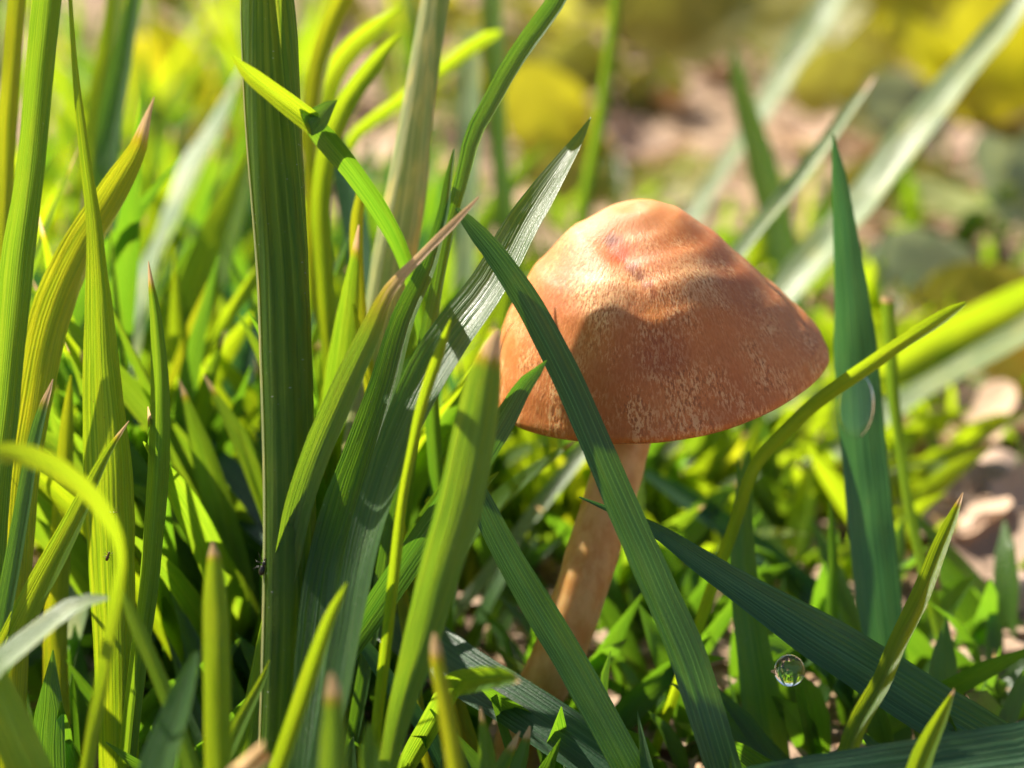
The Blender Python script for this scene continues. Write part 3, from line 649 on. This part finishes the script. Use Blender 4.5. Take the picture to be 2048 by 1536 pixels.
# (pixel of the foot, leaf offset mm, height, length, width, turn, tilt towards the viewer)
weed('bright yellow broad leaf standing up behind the dense grass', 355, 330, [(-2, 12, 24, 19, 70, 62), (6, 5, 20, 15, 20, 50), (1, 19, 18, 14, 120, 60)], 'yellow')
weed('yellow leaf blurred between the glossy blade and the thin green one', 1085, 330, [(0, 9, 22, 17, 55, 60), (5, 4, 14, 10, 10, 40)], 'yellow')
weed('large golden leaf in the sun beyond the sweeping pale blade', 1985, 250, [(2, 12, 34, 26, 30, 58), (-15, 14, 22, 17, 120, 52), (14, 17, 22, 18, 80, 55)], 'yellow')
weed('olive yellow leaves clustered at the far side', 1500, 150, [(-14, 13, 28, 19, 10, 50), (10, 14, 28, 18, -20, 52), (0, 6, 20, 13, 90, 40), (22, 8, 22, 15, 40, 50)], 'olive')
weed('yellow leaf trio near the dark gap in the soil', 1965, 660, [(0, 5, 17, 9, 15, 35), (-9, 4, 13, 7, 60, 30), (9, 3, 13, 7, 100, 30)], 'yellow')
weed('pale leaf rosette shining beyond the tall teal blade', 2000, 490, [(0, 9, 18, 14, 60, 50), (-9, 6, 15, 11, 130, 40), (7, 12, 15, 11, 20, 52)], 'pale')
weed('pale leaf pair blurred under the golden leaf', 1800, 300, [(0, 7, 18, 14, 30, 50), (-9, 5, 15, 10, 100, 42)], 'pale')
weed('small olive leaf pair beside the far olive leaves', 1240, 230, [(0, 7, 17, 12, 100, 54), (-8, 10, 15, 11, 20, 52)], 'olive')
weed('golden leaf low in the corner beyond the cream dry blade', 2010, 800, [(0, 6, 13, 9, 40, 45)], 'orange')
weed('green broad leaf in the shade beyond the whitish blade', 1680, 260, [(0, 8, 20, 15, 20, 52), (12, 6, 18, 13, 70, 40)], 'olive')
weed('yellow leaves at the far edge above the thin green blade', 1330, 90, [(0, 14, 26, 18, 10, 52), (-18, 10, 24, 15, 60, 46), (20, 9, 22, 14, 30, 46)], 'olive')
weed('yellow leaf at the far edge above the golden one', 1790, 110, [(0, 14, 34, 21, 0, 55), (18, 8, 26, 17, 50, 50), (-18, 7, 24, 15, 100, 50)], 'yellow')
weed('pale yellow leaf lying behind the white glaring blade', 340, 470, [(0, 8, 16, 12, 80, 52)], 'pale')
weed('pale leaves low on the soil beyond the yellow leaf trio', 1830, 600, [(0, 5, 15, 10, 20, 45), (-8, 3, 12, 8, 80, 40)], 'pale')
weed('olive leaves low on the soil behind the straight light blade', 1790, 440, [(0, 5, 18, 12, 0, 45), (10, 4, 15, 9, 60, 40)], 'olive')
weed('yellow leaf low on the soil above the mushroom cap', 1260, 400, [(-10, 4, 18, 8, 15, 45), (8, 4, 16, 8, -15, 45)], 'olive')
rg = random.Random(21)
tan_meshes = [leaf_mesh('dry_leaf', LM['tan'], 22, 13, .5 + .2 * i, 50 + i, .3, .12) for i in range(5)]
brown_meshes = [leaf_mesh('dry_leaf', LM['brown'], 22, 12, .5 + .2 * i, 70 + i, .35, .15) for i in range(4)]
spots = [(1870, 300, 10), (1960, 270, 160), (1600, 290, 30), (1350, 230, 75), (1300, 330, 120), (1130, 100, 40), (1780, 450, 20), (1680, 640, 50), (1900, 900, 35), (2010, 880, 140), (1940, 1010, 60),
         (1620, 960, 100), (1850, 1080, 15), (2030, 1040, 80), (1750, 330, 150), (520, 40, 60), (640, 60, 100), (760, 260, 30), (720, 330, 10), (1420, 160, 130), (1160, 320, 45), (1560, 60, 20), (1700, 130, 0), (1920, 160, 100),
         (1560, 820, 10), (1980, 1130, 30), (1350, 120, 15), (1240, 110, 95), (800, 120, 60), (1080, 60, 10)]
for i, (x, y, a) in enumerate(spots):
    tanny = i % 4 != 3
    me = (tan_meshes[i % 5] if tanny else brown_meshes[i % 4])
    o = lay(me, 'dry_leaf', x, y, a + rg.uniform(-20, 20), rg.uniform(-5, 28), 1.6, 'curled pinkish tan dry leaf lying on the soil beyond the grass' if tanny else 'curled dark brown dead leaf lying on the soil beyond the grass', 'dry leaf', 'tan dry leaves on the soil' if tanny else 'brown dead leaves on the soil')
    s_ = rg.uniform(.55, 1.05) * min(1.0, .45 + depth_of(o.location / MM) / 600); o.scale = (s_, s_, s_)

# ------------------------------------------------------------------ pebbles
def pebble(x, y, r, seed, mat):
    g = ground_at(x, y); g.z = gz(g.x, g.y) + r * .3
    v, f = [], []
    for j in range(11):
        ph = math.pi * j / 10
        for k in range(14):
            th = 2 * math.pi * k / 14
            q = Vector((math.sin(ph) * math.cos(th), math.sin(ph) * math.sin(th) * .8, math.cos(ph) * .65))
            v.append(g + q * r * (1 + .35 * noise.noise(q * 1.7 + Vector((seed, 0, 0)))))
    for j in range(10):
        for k in range(14): f.append((j * 14 + k, (j + 1) * 14 + k, (j + 1) * 14 + (k + 1) % 14, j * 14 + (k + 1) % 14))
    o = link('pebble', mesh('pebble', v, f, mat, org=g), None, g)
    tag(o, 'rounded pinkish pebble on the soil beyond the slim upright blade', 'pebble', 'pebbles on the soil')
PEB = plain_mat('pebble_stone', (.46, .32, .24), .8, .3)
for i, (x, y, r) in enumerate([(1985, 1085, 3.4), (1900, 1150, 2.6), (2035, 1190, 3.2), (1955, 1260, 2.2), (1640, 980, 3.0), (1870, 1010, 2.6), (1990, 960, 3.5), (1590, 930, 2.4), (1925, 1330, 1.8)]):
    pebble(x, y, r, i * 3.1, PEB)

# ------------------------------------------------------------------ filler tufts and ground cover
def free_blade(rg, base, ht, wd, lean, az, bend, segs=12, across=3, fold=25, dry=0.0):
    dirv = Vector((math.cos(az), math.sin(az), 0)); pts = []
    for i in range(5):
        t = i / 4
        p = base + Vector((0, 0, ht * (t - bend * t * t * .5))) + dirv * (lean * ht * t + bend * ht * t * t * .6)
        wv = wd * (.75, 1, .95, .7, .04)[i]
        pts.append((p.x, p.y, p.z, wv * .5, 0))
    pts = [(base.x, base.y, base.z - 1.5, wd * .35, 0)] + pts
    rollz = rg.uniform(-70, 70); pts = [(*q[:4], rollz) for q in pts]
    return ribbon(pts, fold, segs=segs, across=across, dry=dry, seed=rg.randint(0, 9999))
def tuft(x, y, n, ht, label, group, mats):
    base = Vector((x, y, gz(x, y)))
    root = thing('grass_tuft', label, 'grass tuft', base, group)
    for i in range(n):
        b = base + Vector((rg.uniform(-4, 4), rg.uniform(-4, 4), 0))
        v, f, uv, dr, _ = free_blade(rg, b, ht * rg.uniform(.6, 1.1), rg.uniform(2.2, 3.8), rg.uniform(.05, .45), rg.uniform(0, 6.28), rg.uniform(0, .5), dry=rg.choice((0, 0, .03, .09)))
        link('blade', mesh('blade', v, f, MAT[rg.choice(mats)], uv, dr, base), root)
LT = ('tuft of green grass in the dense growth behind the thick stalk', 'tufts behind the thick stalk')
for i in range(34):                                # dense growth behind and beside the tall stalks
    y = rg.uniform(158, 262); x = rg.uniform(-.34, -.03) * y
    tuft(x, y, rg.randint(5, 8), rg.uniform(24, 40), LT[0], LT[1], ['green', 'lime', 'deep', 'blue', 'green'])
for i in range(16):                                # tall tufts standing among the stalks
    y = rg.uniform(140, 168); x = rg.uniform(-.27, -.085) * y
    tuft(x, y, rg.randint(5, 7), rg.uniform(30, 50), 'tall tuft of narrow green blades crowding among the stalks', 'tall tufts among the stalks', ['green', 'lime', 'deep', 'deep', 'green'])
for i in range(9):                                # tall grass out of view, added to cast shade on the clump
    y = rg.uniform(150, 250); x = rg.uniform(-.62, -.30) * y
    tuft(x, y, rg.randint(6, 8), rg.uniform(34, 50), 'unseen tall tuft added to shade the dense growth', 'unseen tufts added for shade', ['green', 'deep', 'deep', 'green'])
for i in range(30):                                # grass farther back, blurred
    y = rg.uniform(235, 430); x = rg.uniform(-.33, .0) * y
    tuft(x, y, rg.randint(4, 6), rg.uniform(20, 42), 'blurred tuft of grass far behind the dense growth', 'far blurred tufts', ['green', 'lime', 'yellow', 'pale', 'deep'])
for i in range(16):                                # low tufts behind the mushroom stem
    y = rg.uniform(160, 205); x = rg.uniform(-.02, .14) * y
    tuft(x, y, rg.randint(4, 6), rg.uniform(11, 19), 'short tuft of green grass behind the mushroom stem', 'short tufts behind the mushroom stem', ['green', 'lime', 'yellow', 'deep'])
for i in range(10):
    y = rg.uniform(170, 300); x = rg.uniform(.12, .3) * y
    tuft(x, y, rg.randint(3, 5), rg.uniform(9, 17), 'sparse low tuft of grass on the open soil', 'sparse tufts on the open soil', ['green', 'lime', 'deep'])

def cover(name, label, cat, count, pick, mats, size, wd=(1.2, 2.6), lean=.9):
    v, f, uv, dr = [], [], [], []
    for i in range(count):
        x, y = pick()
        a = free_blade(rg, Vector((x, y, gz(x, y))), rg.uniform(*size), rg.uniform(*wd), rg.uniform(.1, lean), rg.uniform(0, 6.28), rg.uniform(0, .7), segs=5, across=2)
        k = len(v); v += a[0]; f += [tuple(q + k for q in t) for t in a[1]]; uv += a[2]; dr += a[3]
    o = link(name, mesh(name, v, f, MAT[mats], uv, dr)); stuff(o, label, cat)
def pk(y0, y1, a0, a1):
    def g():
        y = rg.uniform(y0, y1); return rg.uniform(a0, a1) * y, y
    return g
cover('grass', 'short green grass and moss covering the ground around the mushroom foot', 'grass', 900, pk(178, 255, -.4, .14), 'lime', (5, 14), (1.8, 3.4))
cover('undergrowth', 'dark green low growth between the stalk feet', 'undergrowth', 520, pk(90, 160, -.45, .3), 'deep', (5, 15), (1.6, 3.4))
cover('seedlings', 'fresh green sprouts crowding the ground behind the mushroom stem', 'sprouts', 650, pk(165, 235, -.4, .25), 'lime', (4, 14), (1.4, 3.0))
cover('weeds', 'sparse green sprouts dotted over the open soil', 'weeds', 200, pk(165, 330, -.1, .33), 'green', (4, 11))

cover('thatch', 'matted dead straw lying between the living grass', 'straw', 420, pk(105, 330, -.36, .34), 'straw', (2, 5), (.5, 1.1), 4.5)
for i in range(26):                                # seedlings far behind
    x = rg.uniform(380, 2040); y = rg.uniform(40, 250)
    k = rg.choice(('olive', 'yellow', 'olive'))
    weed('yellow-green seedling of broad leaves far behind on the open soil' if k == 'yellow' else 'olive seedling of broad leaves far behind on the open soil', x, y, [(rg.uniform(-8, 8), rg.uniform(3, 9), rg.uniform(9, 17), rg.uniform(6, 11), rg.uniform(0, 180), rg.uniform(25, 55)) for q in range(3)], k, k + ' seedlings far behind')
def litter():
    v, f = [], []
    for i in range(2600):
        y = rg.uniform(100, 560); x = rg.uniform(-.36, .36) * y
        s_ = rg.uniform(1.2, 4.5); a = rg.uniform(0, 6.28); c, q = math.cos(a), math.sin(a); g = gz(x, y) + rg.uniform(.2, 1.4)
        tz = rg.uniform(-.5, .5); k = len(v); wd = s_ * rg.uniform(.15, .55)
        for (l, m_, z) in ((-s_, 0, 0), (0, wd, tz * s_ * .5), (s_, 0, abs(tz) * s_), (0, -wd, .3)):
            v.append(Vector((x + c * l - q * m_, y + q * l + c * m_, g + z)))
        f += [(k, k + 1, k + 2), (k, k + 2, k + 3)]
    o = link('leaf_litter', mesh('leaf_litter', v, f, LM['tan'])); stuff(o, 'crumbled tan leaf litter scattered over the soil', 'litter')
litter()
